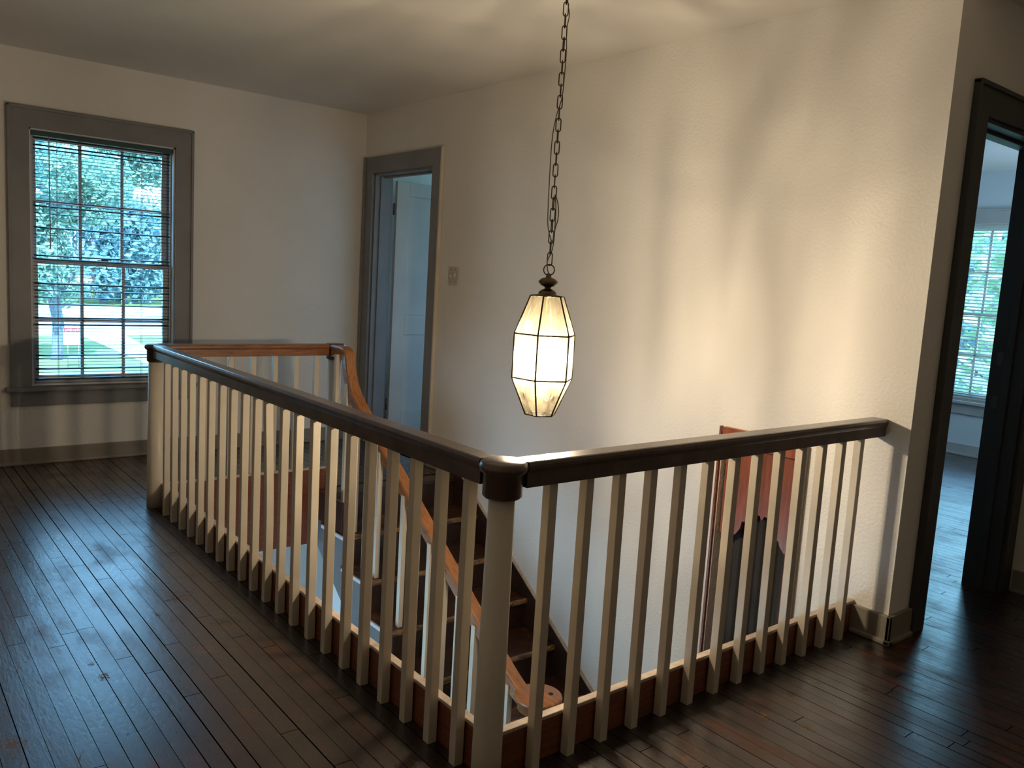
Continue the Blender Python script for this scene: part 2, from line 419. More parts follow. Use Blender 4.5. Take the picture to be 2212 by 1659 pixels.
# roof slab edge so daylight only comes through the openings
# baseboards
def bboard_y(name, y, x0, x1, sgn, mat, label):
    b = B(); b.box(x0, x1, min(y, y + sgn * .018), max(y, y + sgn * .018), 0, .105, .004)
    b.box(x0, x1, min(y, y + sgn * .032), max(y, y + sgn * .032), 0, .02, .006)
    return struct(name, b, mat, label, 'baseboard')
def bboard_x(name, x, y0, y1, sgn, mat, label):
    b = B(); b.box(min(x, x + sgn * .018), max(x, x + sgn * .018), y0, y1, 0, .105, .004)
    b.box(min(x, x + sgn * .032), max(x, x + sgn * .032), y0, y1, 0, .02, .006)
    return struct(name, b, mat, label, 'baseboard')
bboard_y('baseboard_back', YW, -2.3, XW, -1, 'base', 'grey baseboard under the tall window')
bb = B()
bb.box(XW - .018, XW, YE - .018, .03, 0, .115, .004); bb.box(XW - .03, XW, YE - .03, .01, 0, .02, .006)
bb.box(XW - .018, 2.08, YE - .018, YE, 0, .115, .004); bb.box(XW - .03, 2.08, YE - .03, YE, 0, .02, .006)
struct('baseboard_right', bb, 'base', 'greige baseboard wrapping the wall corner where the railing ends', 'baseboard')
bboard_x('baseboard_hall', 3.09, -3.4, YE - .03, -1, 'base', 'dark baseboard on the hall wall beyond the doorway')
bboard_x('baseboard_far', 6.65, 0, 2.95, -1, 'doorp', 'grey baseboard under the far room window')
bboard_x('baseboard_door', XW, 3.0, 3.225, -1, 'base', 'grey baseboard beside the grey door casing')

# ------------------------------------------------------------------ windows
def window(name, axis, face, inward, a0, a1, cols, trim, sash, label, lift=True):
    """axis 'y': opening spans x a0..a1 in wall face y=face; inward = +1 when the wall thickness runs to +axis"""
    w = thing(name, label, 'window', kind='structure')
    z0, z1 = .5, 2.1; s = inward
    def bx(b, u0, u1, d0, d1, q0, q1, bev=0.):
        d0, d1 = sorted((face + s * d0, face + s * d1))
        if axis == 'y': b.box(u0, u1, d0, d1, q0, q1, bev)
        else: b.box(d0, d1, u0, u1, q0, q1, bev)
    cw = .115
    b = B()
    bx(b, a0 - cw, a0 + .002, -.02, 0, z0 - .01, z1, .002); bx(b, a1 - .002, a1 + cw, -.02, 0, z0 - .01, z1, .002)
    bx(b, a0 - cw, a1 + cw, -.02, 0, z1 - .002, z1 + .12, .002)
    for u0, u1, q0, q1 in ((a0 - cw - .002, a0 - cw + .016, z0, z1 + .122), (a1 + cw - .016, a1 + cw + .002, z0, z1 + .122), (a0 - cw - .002, a1 + cw + .002, z1 + .106, z1 + .124)):
        bx(b, u0, u1, -.03, 0, q0, q1, .004)
    b.make('casing', trim, w)
    b = B(); bx(b, a0 - cw - .03, a1 + cw + .03, -.055, .03, z0 - .028, z0, .006); b.make('sill', trim, w)
    b = B(); bx(b, a0 - cw, a1 + cw, -.02, 0, z0 - .122, z0 - .028, .003); b.make('apron', trim, w)
    b = B()
    bx(b, a0, a0 + .012, 0, .19, z0, z1); bx(b, a1 - .012, a1, 0, .19, z0, z1); bx(b, a0, a1, 0, .19, z1 - .012, z1); bx(b, a0, a1, .03, .19, z0 - .01, z0 + .012)
    for u in (a0 + .012, a1 - .022): bx(b, u, u + .010, .045, .060, z0, z1); 
    b.make('jamb', sash, w)
    def leaf(nm, q0, q1, d, mid):
        b = B(); st = .042; A0, A1 = a0 + .013, a1 - .013
        bx(b, A0, A0 + st, d, d + .034, q0, q1, .003); bx(b, A1 - st, A1, d, d + .034, q0, q1, .003)
        bx(b, A0 + st, A1 - st, d, d + .034, q0, q0 + (.05 if nm == 'lower_sash' else .03), .003); bx(b, A0 + st, A1 - st, d, d + .034, q1 - (.03 if nm == 'lower_sash' else .045), q1, .003)
        for k in range(1, cols):
            u = A0 + st + (A1 - A0 - 2 * st) * k / cols
            bx(b, u - .010, u + .010, d + .004, d + .030, q0 + .02, q1 - .02, .003)
        bx(b, A0 + st - .005, A1 - st + .005, d + .004, d + .030, mid - .010, mid + .010, .003)
        o = b.make(nm, sash, w)
        b = B(); bx(b, A0 + .03, A1 - .03, d + .015, d + .019, q0 + .02, q1 - .02)
        b.make('pane', 'glass', o)
        return o
    leaf('upper_sash', 1.275, z1 - .013, .110, 1.665)
    lo = leaf('lower_sash', z0 + .012, 1.305, .070, .915)
    if lift:
        um = (a0 + a1) / 2
        b = B(); bx(b, um - .045, um + .045, .055, .064, .535, .545, .002); bx(b, um - .045, um - .035, .06, .072, .53, .55); bx(b, um + .035, um + .045, .06, .072, .53, .55)
        b.make('sash_lift', 'steel', lo)
        b = B(); bx(b, um - .035, um + .03, .062, .10, 1.305, 1.318, .004); bx(b, um - .01, um + .05, .075, .088, 1.318, 1.330, .003)
        b.make('sash_lock', 'screw', lo)
    return w
window('window_1', 'y', YW, 1, -.4, .47, 3, 'trim', 'sash', 'tall double hung window with grey casing overlooking the lawn')
window('window_2', 'x', 6.65, 1, 1.05, 1.91, 3, 'doorp', 'sashw', 'double hung window of the far room seen through the doorway', lift=False)

def blinds(name, label, axis, face, a0, a1, zt, zb, pitch, mat, tilt, head_h=.035, odd=0., cordx=(.2, .77), wand=True):
    w = thing(name, label, 'blinds', (((a0 + a1) / 2, face + .03, zb) if axis == 'y' else (face + .03, (a0 + a1) / 2, zb)), group='window blinds')
    def bx(b, u0, u1, d0, d1, q0, q1, bev=0.):
        if axis == 'y': b.box(u0, u1, face + d0, face + d1, q0, q1, bev)
        else: b.box(face + d0, face + d1, u0, u1, q0, q1, bev)
    b = B(); bx(b, a0, a1, .006, .040, zt - head_h, zt, .003); b.make('headrail', mat, w)
    b = B(); bx(b, a0 + .012, a1 - .012, .012, .036, zb, zb + .014, .004); b.make('bottom_rail', mat, w)
    b = B(); z = zb + .030; k = 0; rr = random.Random(3)
    while z < zt - head_h - .005:
        t = tilt + (rr.uniform(-.05, .05) if odd == 0 else (rr.gauss(0, .035) + (rr.choice((.32, .45, .25)) if rr.random() < odd else 0)))
        hw = .0125
        prof = []
        for j in range(5):
            u = -hw + 2 * hw * j / 4; v = .0016 * (1 - (u / hw) ** 2)
            prof.append((u * math.cos(t) - v * math.sin(t), u * math.sin(t) + v * math.cos(t)))
        sag = rr.uniform(-.0012, .0012)
        A0, A1 = a0 + .012, a1 - .012
        rows = []
        for e, u in enumerate((A0, A1)):
            rows.append([b.b.verts.new(((u, face + .024 + p, z + q + sag * e) if axis == 'y' else (face + .024 + p, u, z + q + sag * e))) for p, q in prof])
        for j in range(4):
            f = b.b.faces.new((rows[0][j], rows[0][j + 1], rows[1][j + 1], rows[1][j])); f.smooth = True
        z += pitch; k += 1
    s = b.make('slats', mat, w)
    sd = s.modifiers.new('thick', 'SOLIDIFY'); sd.thickness = .0009
    for f in cordx:
        u = a0 + (a1 - a0) * f
        b = B()
        for d in (.011, .037): bx(b, u - .0011, u + .0011, d - .0008, d + .0008, zb + .01, zt - head_h + .002)
        b.make('ladder_cord', 'cord', w)
    if wand:
        u = a0 + .095; b = B()
        pts = [(u, face + .006, zt - .03), (u + .001, face - .004, zt - .06), (u + .004, face - .006, zt - .72)]
        b.tube(pts, .0032, 6); b.make('tilt_wand', 'cord', w)
        u = a1 - .07; b = B(); b.tube([(u, face + .004, zt - .03), (u, face + .002, zt - .10), (u - .006, face + .001, 1.42), (u - .012, face + .002, 1.38)], .0016, 5)
        b.make('lift_cord', 'cord', w)
    return w
blinds('mini_blinds', 'dark green mini blinds lowered over the lawn side window with slats open', 'y', YW, -.385, .455, 2.092, .535, .0218, 'blind', -.02, odd=.36, cordx=(.17, .77))
blinds('mini_blinds', 'white mini blinds on the far room window seen through the doorway', 'x', 6.655, 1.065, 1.895, 2.085, .515, .0300, 'blindw', .42, odd=0, cordx=(.25, .8), wand=False)

# ------------------------------------------------------------------ door to the small room (grey, open) and the doorway by the railing
d1 = thing('door_1', 'grey painted door standing open in its wide casing beside the light switch', 'door', kind='structure')
b = B()
Y0, Y1 = 3.325, 4.165
b.box(XW - .022, XW, Y0 - .10, Y0 + .003, 0, 2.1, .003); b.box(XW - .022, XW, Y1 - .003, Y1 + .115, 0, 2.1, .003)
b.box(XW - .022, XW, Y0 - .10, Y1 + .115, 2.098, 2.22, .003)
b.box(XW - .034, XW, Y1 + .098, Y1 + .118, 0, 2.222, .004)
b.make('casing', 'trim', d1)
b = B(); b.box(XW - .026, XW - .001, Y0 - .118, Y0 - .100, 0, 2.222, .004); b.make('backband', 'cream', d1)['label'] = 'unpainted cream edge strip'
b = B()
b.box(XW, 2.06, Y0, Y0 + .018, 0, 2.1); b.box(XW, 2.06, Y1 - .018, Y1, 0, 2.1); b.box(XW, 2.06, Y0, Y1, 2.082, 2.1)
b.box(1.985, 2.015, Y0 + .018, Y0 + .03, 0, 2.082, .003); b.box(1.95, 1.985, Y1 - .030, Y1 - .018, 0, 2.082, .003); b.box(1.975, 2.01, Y0 + .018, Y1 - .018, 2.068, 2.082, .003)
b.make('jamb', 'trim', d1)
b = B(); ly0, ly1 = 4.115, 4.150; lx0, lx1 = 2.085, 2.885
for u0, u1, q0, q1 in ((lx0, lx0 + .115, .012, 2.06), (lx1 - .115, lx1, .012, 2.06), (lx0 + .115, lx1 - .115, 1.955, 2.06), (lx0 + .115, lx1 - .115, .012, .24), (lx0 + .115, lx1 - .115, .86, 1.02)):
    b.box(u0, u1, ly0, ly1, q0, q1, .003)
leaf = b.make('door_leaf', 'doorp', d1)
b = B(); b.box(lx0 + .11, lx1 - .11, ly0 + .012, ly1 - .012, .23, 1.96); b.make('door_panel', 'doorp', leaf)
for z in (.25, 1.8):
    b = B(); b.lathe([(.007, z), (.007, z + .09)], (2.078, 4.148), 10); b.make('hinge', 'screw', leaf)

d2 = thing('door_2', 'doorway with dark grey casing and no door leaf in view leading to the far room', 'doorway', kind='structure')
b = B(); X0, X1 = 2.19, 2.99
b.box(X0 - .112, X0 + .003, YE - .02, YE, 0, 2.1, .003); b.box(X1 - .003, 3.088, YE - .02, YE, 0, 2.1, .003); b.box(X0 - .112, 3.088, YE - .02, YE, 2.098, 2.215, .003)
b.box(X0 - .115, 3.088, YE - .032, YE, 2.200, 2.218, .004); b.box(X0 - .115, X0 - .098, YE - .030, YE, 0, 2.216, .004)
b.make('casing', 'trimd', d2)
b = B()
b.box(X0, X0 + .018, YE, .012, 0, 2.1); b.box(X1 - .018, X1, YE, .022, 0, 2.1); b.box(X0, X1, YE, .012, 2.082, 2.1)
b.box(X0 + .018, X1 - .018, -.075, -.045, 2.068, 2.082, .003); b.box(X1 - .031, X1 - .018, -.075, -.045, 0, 2.082, .003); b.box(X0 + .018, X0 + .031, -.075, -.045, 0, 2.082, .003)
jb = b.make('jamb', 'trimd', d2)
for z in (1.12, .91):
    b = B(); b.box(X1 - .0195, X1 - .017, -.030, -.004, z - .03, z + .03, .001); b.make('strike_plate', 'screw', jb)

# ------------------------------------------------------------------ light switch
sw = thing('light_switch', 'small almond light switch plate on the wall beside the grey door', 'light switch', (XW, 3.032, 1.355))
B().box(XW - .007, XW, 2.974, 3.090, 1.293, 1.415, .004).make('cover_plate', 'plate', sw)
b = B(); b.box(XW - .020, XW - .005, 3.052, 3.062, 1.340, 1.366, .003); b.make('toggle', 'plate', sw)
b = B(); b.box(XW - .020, XW - .005, 3.002, 3.012, 1.346, 1.372, .003); b.make('toggle', 'plate', sw)
for y in (3.056, 3.008):
    for z in (1.312, 1.396):
        B().box(XW - .0085, XW - .006, y - .0035, y + .0035, z - .0035, z + .0035, .001).make('screw', 'screw', sw)

# ------------------------------------------------------------------ railings
def rail_prof(w=.036, h=TOP - BOT):
    """cross-section of the flat-topped rail: broad rounded top lip over a narrower body; b=0 at the underside"""
    n = w - .007
    return [(-n, 0), (n, 0), (n, h - .030), (w - .004, h - .026), (w, h - .018), (w, h - .010), (w - .004, h - .002), (w - .009, h), (-w + .009, h), (-w + .004, h - .002), (-w, h - .010), (-w, h - .018), (-w + .004, h - .026), (-n, h - .030)]
BH = .0145                                # half a baluster
def baluster_mesh(z0, z1, shape=None):
    b = B()
    zs = [z0 + (z1 - z0) * k / 10 for k in range(11)]
    if shape is None:
        b.box(-BH, BH, -BH, BH, z0, z1, .0018)
    else:
        pts = [(0, shape((z - z0) / (z1 - z0)), z) for z in zs]
        b.sweep(pts, [(-BH, -BH), (BH, -BH), (BH, BH), (-BH, BH)], up=Vector((0, 1, 0)), smooth=False)
    return b
def copy_child(o, parent, loc):
    c = o.copy(); C.objects.link(c); c.parent = parent; c.location = loc; return c

def curb(parent, x0, x1, y0, y1, zt=.136):
    B().box(x0, x1, y0, y1, -.345, zt - .012, .002).make('curb_board', 'maho', parent)
    B().box(x0 - .003, x1 + .003, y0 - .003, y1 + .003, zt - .012, zt, .003).make('curb_cap', 'cap', parent)

RX = -.006
# long railing, running away from the viewer
r1 = thing('long_railing', 'long dark topped railing with cream square balusters running from near post to window end', 'railing', (RX, 0, 0))
B().sweep([(RX, .052, BOT), (RX, 1.985, BOT)], rail_prof(), smooth=False).sweep([(RX, 1.987, BOT), (RX, LB - .052, BOT)], rail_prof(.0345), smooth=False).make('handrail', 'rail', r1)
p = None
bow = lambda t: -.012 * math.sin(PI * min(1, t * 1.15)) + .022 * t * t
for i in range(21):
    y = .1303 + .1353 * i
    if i == 10:
        o = baluster_mesh(0, BOT + .004, bow).make('baluster', 'cream', r1); o.location = Vector((RX, y, 0)) - Vector(r1.location)
        o['label'] = 'bowed baluster'
    elif p is None:
        p = baluster_mesh(0, BOT + .004).make('baluster', 'cream', r1); p.location = Vector((RX, y, 0)) - Vector(r1.location)
    else:
        o = copy_child(p, r1, Vector((RX + random.uniform(-.0012, .0012), y + random.uniform(-.003, .003), 0)) - Vector(r1.location))
        o.rotation_euler = (random.uniform(-.004, .004), random.uniform(-.002, .002), random.uniform(-.02, .02))
curb(r1, .014, .036, .034, LB - .052)

# right railing, near post to the wall end
r2 = thing('side_railing', 'short dark topped railing with cream balusters ending at the wall corner', 'railing', (0, RX, 0))
B().sweep([(.052, RX, BOT), (XW - .001, RX, BOT)], rail_prof(), smooth=False).make('handrail', 'rail', r2)
p = None
for i in range(13):
    x = .1664 - .006 + .1341 * i
    if p is None:
        p = baluster_mesh(0, BOT + .004).make('baluster', 'cream', r2); p.location = Vector((x, RX, 0)) - Vector(r2.location)
    else:
        o = copy_child(p, r2, Vector((x, RX + random.uniform(-.001, .001), 0)) - Vector(r2.location))
        o.rotation_euler = (random.uniform(-.003, .003), random.uniform(-.004, .004), random.uniform(-.02, .02))
curb(r2, .043, XW - .002, .014, .036, .130)

# back railing under the window wall
r3 = thing('back_railing', 'short brown railing with cream balusters across the far end of the stairwell', 'railing', (0, LB, 0))
B().sweep([(.052, LB, BOT), (.996, LB, BOT)], rail_prof(), smooth=False).make('handrail', 'oakx', r3)
p = None
for i in range(7):
    x = .137 + .1315 * i
    if p is None:
        p = baluster_mesh(0, BOT + .004).make('baluster', 'cream', r3); p.location = (x, 0, 0)
    else: copy_child(p, r3, (x, random.uniform(-.001, .001), 0))
curb(r3, .043, .985, LB - .048, LB - .026)

# newel posts
def newel(name, label, x, y, zb, cap_mat, capz=TOP, rc=.064, shaft=(.0345, .041), mat='post'):
    n = thing(name, label, 'newel post', (x, y, zb), group='newel posts round the stairwell')
    zt = BOT - .026
    B().lathe([(shaft[1], zb), (shaft[1] * .99, zb + .1), (shaft[0], zt + .01)], (x, y), 32).make('shaft', mat, n)
    d = rc - .012
    B().lathe([(d - .006, zt), (d, zt + .006), (d, capz - .032), (rc - .004, capz - .026), (rc, capz - .017), (rc, capz - .010), (rc - .004, capz - .002), (rc - .010, capz + .002), (.002, capz + .003)], (x, y), 40).make('cap', cap_mat, n)
    return n
newel('newel_post', 'nearest round cream newel post with worn drum cap at the railing corner', 0, 0, 0, 'rail')
newel('newel_post', 'round cream newel post at the railing corner in front of the tall window', .0, LB, 0, 'rail', shaft=(.043, .050))
newel('newel_post', 'round cream newel post at the stair head beside the grey door', 1.05, LB, 0, 'rail', shaft=(.040, .044))

# ------------------------------------------------------------------ staircase
SX0, SX1 = .95, XW - .001
RISE, RUN, N0 = .19, .275, 2.86
NS = 8
st = thing('staircase', 'dark worn wooden stair going down along the plaster wall', 'staircase', (1.43, 1.5, -1.52))
for i in range(0, NS):
    z = -RISE * i; y = N0 - RUN * i
    if i > 0:
        b = B(); b.box(.925, SX1 - .02, y + .018, y + RUN + .046, z - .028, z, .002)
        tr = b.make('tread', 'tread', st)
        b = B(); b.box(.922, SX1 - .02, y, y + .022, z - .030, z + .0005, .009); b.make('nosing', 'edge', tr)
        b = B(); b.box(.914, .926, y + .002, y + RUN + .02, z - .026, z - .004, .004); b.make('return_nosing', 'sash', tr)
    else:
        b = B(); b.box(.93, SX1 - .02, y, LB - .052, z - .028, z, .004); b.make('tread', 'tread', st)
    b = B(); b.box(.955, SX1 - .02, y + .022, y + .042, z - RISE, z - .028); b.make('riser', 'dark', st)
# notched outer string
poly = []
for i in range(0, NS):
    z = -RISE * i - .028; y = N0 - RUN * i + .024
    if i == 0: poly.append((LB - .052, -.03))
    poly.append((y, z)); poly.append((y, z - RISE))
yl, zl = poly[-1]
poly += [(yl, zl - .30), (LB - .052, -.36)]
B().prism(poly, 'x', .945, .975).make('outer_string', 'string', st)
B().box(.928, .944, 2.64, LB - .052, -.185, -.002, .003).make('apron_board', 'dark', st)
# wall string (dark skirt with a pale top edge)
off = .055
ya, yb2 = LB - .0, .2
sl = RISE / RUN
zA = (ya - N0) * sl + off; zB = (yb2 - N0) * sl + off
B().prism([(N0 + .10, .105), (N0 + .02, .075), (yb2, zB), (yb2, zB - .42), (N0 + .10, -.30)], 'x', XW - .022, XW - .0005).make('wall_string', 'dark', st)
B().prism([(N0 + .02, .075), (yb2, zB), (yb2, zB + .010), (N0 + .02, .085)], 'x', XW - .018, XW - .0004).make('string_edge', 'cap', st)
struct('floor_landing', B().box(.945, XW, -1.0, N0 - RUN * NS + .1, -RISE * NS - .2, -RISE * NS), 'tread', 'dark landing at the stair foot', 'floor')

# stair railing: gooseneck, sloping rail, volute
RS = 1.03
r4 = thing('stair_railing', 'orange brown stair handrail curving down from the head post to a round end', 'railing', (RS, 2.0, -.6))
tp = [(2.99, .860), (2.92, .860), (2.868, .859), (2.830, .845), (2.812, .79), (2.795, .735), (2.752, .655), (2.685, .585), (2.60, .524), (2.45, .42), (2.0, .120), (1.5, -.222), (1.30, -.358), (1.19, -.430), (1.115, -.475), (1.05, -.505), (1.0, -.510), (.97, -.510)]
path = catmull([(RS, y, z) for y, z in tp], 6)
hp = [(a, q - (TOP - BOT) / 2) for a, q in rail_prof(.034)]
b = B(); b.sweep(path, hp, side=(-1, 0, 0), smooth=False)
hr_ = b.make('handrail', 'oak', r4)
b = B(); zv = -.470
b.lathe([(.080, zv - .072), (.092, zv - .066), (.092, zv - .030), (.103, zv - .024), (.109, zv - .014), (.105, zv - .003), (.096, zv), (.002, zv + .001)], (RS + .022, .965), 40)
b.make('volute', 'oak', r4)
B().lathe([(.011, zv), (.011, zv + .0025)], (RS + .070, .935), 14).make('plug', 'black', r4)['label'] = 'dark wooden plug'
def rail_under(y):
    best = None
    for a, c in zip(path, path[1:]):
        if (a.y - y) * (c.y - y) <= 0 and abs(a.y - c.y) > 1e-6:
            t = (y - a.y) / (c.y - a.y); best = a.z + t * (c.z - a.z)
    return best
for i in range(1, 8):
    for dy in (.055, .19):
        y = N0 - RUN * i + dy; zb = -RISE * i
        zr = rail_under(y)
        if zr is None or y < 1.03: continue
        b = B(); b.box(RS - .02 - BH, RS - .02 + BH, y - BH, y + BH, zb, zr - .012, .0018); b.make('baluster', 'cream', r4)
b = B(); b.box(RS - .03 - BH, RS - .03 + BH, 2.885, 2.914, 0, .845, .0018); b.make('baluster', 'cream', r4)
B().lathe([(.040, -RISE * 7), (.037, -RISE * 7 + .2), (.034, zv - .06)], (RS + .01, .955), 28).make('newel_shaft', 'post', r4)

# ------------------------------------------------------------------ wooden alcove in the stairwell wall
al = thing('wall_alcove', 'orange stained wooden alcove with scalloped top board set in the stairwell wall', 'alcove', (XW, .52, -1.2))
ay0, ay1, az1 = .297, .75, .732
B().box(XW - .016, XW + .10, ay1 - .012, ay1, -1.2, az1, .003).make('stile', 'maho', al)
B().box(XW - .030, XW + .10, ay0, ay0 + .038, -1.2, az1, .005).make('stile', 'niche', al)
B().box(XW - .0305, XW + .02, ay0 - .012, ay0 + .003, -1.2, az1 - .01, .003).make('edge_strip', 'base', al)
B().box(XW - .022, XW + .10, ay0 + .036, ay1 - .026, .655, az1, .004).make('header', 'niche', al)
vb = B()
pr = [(.722, .66), (.722, .225), (.705, .205), (.66, .210), (.632, .232), (.612, .262), (.604, .30), (.592, .30), (.580, .318), (.545, .352), (.512, .350), (.500, .330), (.488, .352), (.455, .350), (.425, .318), (.412, .262), (.404, .262), (.396, .240), (.375, .215), (.352, .205), (.335, .215), (.335, .66)]
vb.prism(pr, 'x', XW + .022, XW + .042); vb.make('valance_board', 'niche', al)
B().box(XW + .11, XW + .125, ay0, ay1, -1.2, az1).make('back_panel', 'dark', al)
cb = B(); pts = []
for k in range(61):
    y = .337 + .385 * k / 60
    pts.append((XW + .075 + .012 * math.sin(k * .62) + .006 * math.sin(k * 1.7 + 1), y))
fr = [[cb.b.verts.new((x, y, z)) for x, y in pts] for z in (-1.15, .50)]
for k in range(60):
    f = cb.b.faces.new((fr[0][k], fr[0][k + 1], fr[1][k + 1], fr[1][k])); f.smooth = True
co = tag(cb.make('curtain', 'cloth'), 'dark charcoal cloth hanging in folds inside the wooden alcove', 'curtain')
sd = co.modifiers.new('thick', 'SOLIDIFY'); sd.thickness = .004

# ------------------------------------------------------------------ lantern
lp = thing('pendant_lantern', 'lit six sided glass lantern hanging on a long chain over the stairwell', 'pendant lamp', (LX, LY, .87))
A0 = math.radians(-23)
zs = [(.0635, 1.303), (.1155, 1.164), (.1155, 1.003), (.0565, .868)]
def hexp(r, z, k): return Vector((LX + r * math.cos(A0 + k * PI / 3), LY + r * math.sin(A0 + k * PI / 3), z))
for lev in range(3):
    (ra, za), (rb, zb) = zs[lev], zs[lev + 1]
    nm = ('upper_pane', 'middle_pane', 'lower_pane')[lev]
    for k in range(6):
        b = B(); b.quad(hexp(ra, za, k), hexp(ra, za, k + 1), hexp(rb, zb, k + 1), hexp(rb, zb, k))
        b.make(nm, 'lglass', lp)
b = B()
for k in range(6):
    for lev in range(3):
        (ra, za), (rb, zb) = zs[lev], zs[lev + 1]
        b.tube([hexp(ra, za, k), hexp(rb, zb, k)], .0033, 6)
        b.tube([hexp(rb, zb, k), hexp(rb, zb, k + 1)], .0030, 6)
    b.tube([hexp(*zs[0], k), hexp(*zs[0], k + 1)], .0025, 6)
b.make('came', 'came', lp)
b = B(); b.lathe([(.060, 1.3025), (.060, 1.306), (.034, 1.309), (.032, 1.318), (.022, 1.326), (.012, 1.330), (.012, 1.336), (.024, 1.341), (.036, 1.352), (.036, 1.356), (.026, 1.366), (.010, 1.371), (.008, 1.384), (.004, 1.386)], (LX, LY), 28)
b.make('crown', 'brass', lp)
ringz = 1.398
f_dir = Vector((.776, -.63, 0))
b = B(); b.tube([Vector((LX, LY, ringz)) + f_dir * .0195 * math.cos(2 * PI * k / 28) + Vector((0, 0, .0195 * math.sin(2 * PI * k / 28))) for k in range(28)], .0022, 8, closed=True)
b.make('hanging_ring', 'brass', lp)
b = B(); b.tube([(LX, LY, .90), (LX, LY, 1.305)], .004, 8); b.lathe([(.003, .893), (.010, .903), (.024, .925), (.026, .938), (.012, .946), (.004, .95)], (LX, LY), 16)
b.make('stem', 'gold', lp)
pls = []
for k in range(4):
    a = math.radians(-5 + 90 * k); dx, dy = math.cos(a), math.sin(a)
    P = [(.012, .940), (.028, .925), (.045, .922), (.056, .940), (.056, .965)]
    b = B(); b.tube(catmull([(LX + r * dx, LY + r * dy, z) for r, z in P], 5), .0032, 7); b.lathe([(.006, .962), (.016, .968), (.015, .973), (.006, .974)], (LX + .056 * dx, LY + .056 * dy), 12)
    arm = b.make('arm', 'gold', lp)
    c = (LX + .056 * dx, LY + .056 * dy)
    B().lathe([(.0095, .972), (.0095, 1.040), (.004, 1.042)], c, 14).make('candle_sleeve', 'ivory', lp)
    B().lathe([(.006, 1.042), (.011, 1.052), (.0155, 1.070), (.0145, 1.085), (.008, 1.108), (.002, 1.124)], c, 16).make('bulb', 'bulb', lp)
    pls.append((c[0], c[1], 1.074))
# chain
b = B(); lnk = []
hl, hw_ = .0150, .0085
for k in range(10): t = -PI / 2 + PI * k / 9; lnk.append((hw_ * math.sin(t), hl + hw_ * math.cos(t)) )
lnk += [(-x, -z) for x, z in lnk]
lnk = [(x, z) for x, z in lnk]
def link_mesh():
    b = B(); pts = [Vector((x, 0, z)) for x, z in lnk]
    b.tube(pts, .0021, 7, closed=True); return b
z = 1.4375; k = 0; first = None; rr = random.Random(5)
while z < 2.50:
    an = math.radians(-39) + (PI / 2 if k % 2 else 0) + rr.uniform(-.25, .25)
    if first is None:
        first = link_mesh().make('chain_link', 'brass', lp); o = first
    else:
        o = first.copy(); C.objects.link(o)
    o.parent = lp; o.location = Vector((LX, LY, z)) - Vector(lp.location); o.rotation_euler = (0, 0, an)
    z += .0392; k += 1
ztop = z
# chain hangs 3 px off plumb; canopy at the ceiling
B().lathe([(.004, ztop - .02), (.012, ztop - .012), (.020, H - .030), (.055, H - .012), (.060, H)], (LX, LY), 24).make('canopy', 'brass', lp)
R3 = Vector((.776, -.63, 0))
def at(z, s, d=0): return tuple(Vector((LX, LY, z)) + R3 * s + Vector((.63, .776, 0)) * d)
cpts = [at(1.384, 0), at(1.40, -.006, -.006), at(1.43, -.008, -.004), at(1.46, .004, -.006), at(1.50, .010, -.005), at(1.56, .011, -.006), at(1.62, .010, -.007), at(1.665, .004, -.008), at(1.63, .017, -.01), at(1.585, .020, -.012), at(1.545, .012, -.013), at(1.50, .004, -.012), at(1.55, -.014, -.012), at(1.62, -.018, -.01), at(1.75, -.020, -.01), at(1.86, -.019, -.008), at(1.94, -.009, -.006), at(2.0, .006, -.007), at(2.08, .010, -.008), at(2.16, .011, -.006), at(2.23, .007, -.006), at(2.28, .013, -.006), at(2.33, .004, -.006), at(2.42, .003, -.006), at(2.52, .003, -.004)]
B().tube(catmull(cpts, 6), .0019, 6).make('cord', 'wire', lp)
for i, (x, y, z) in enumerate(pls):
    L = bpy.data.lights.new('bulb_light', 'POINT'); L.energy = 60; L.color = (1.0, .86, .70); L.shadow_soft_size = .011
    o = bpy.data.objects.new('bulb_light', L); C.objects.link(o); hang(o, lp); o.location = Vector((x, y, z)) - Vector(lp.location)

# ------------------------------------------------------------------ outside
GZ = -3.3
def ground(name, poly, z, mat, label, cat):
    b = B(); b.prism(poly, 'z', z - .2, z); return struct(name, b, mat, label, cat)
ground('lawn', [(-70, 6), (110, 6), (110, 140), (-70, 140)], GZ, 'grass', 'sunlit green lawn outside the tall window', 'lawn')
ground('street', [(-70, 45), (110, 57), (110, 80), (-70, 78)], GZ + .02, 'asph', 'pale sunlit street beyond the lawn', 'street')
ground('path', [(9.08, 51.5), (9.0, 44), (8.9, 34), (8.85, 28), (10.1, 28), (10.2, 36), (10.85, 43.8), (11.5, 51.5)], GZ + .03, 'pave', 'pale concrete path crossing the lawn', 'path')
ground('path_near', [(-40, 30.2), (7.4, 30.2), (7.4, 33.6), (-40, 34.2)], GZ + .025, 'pave', 'pale concrete path at the near edge of the lawn', 'path')

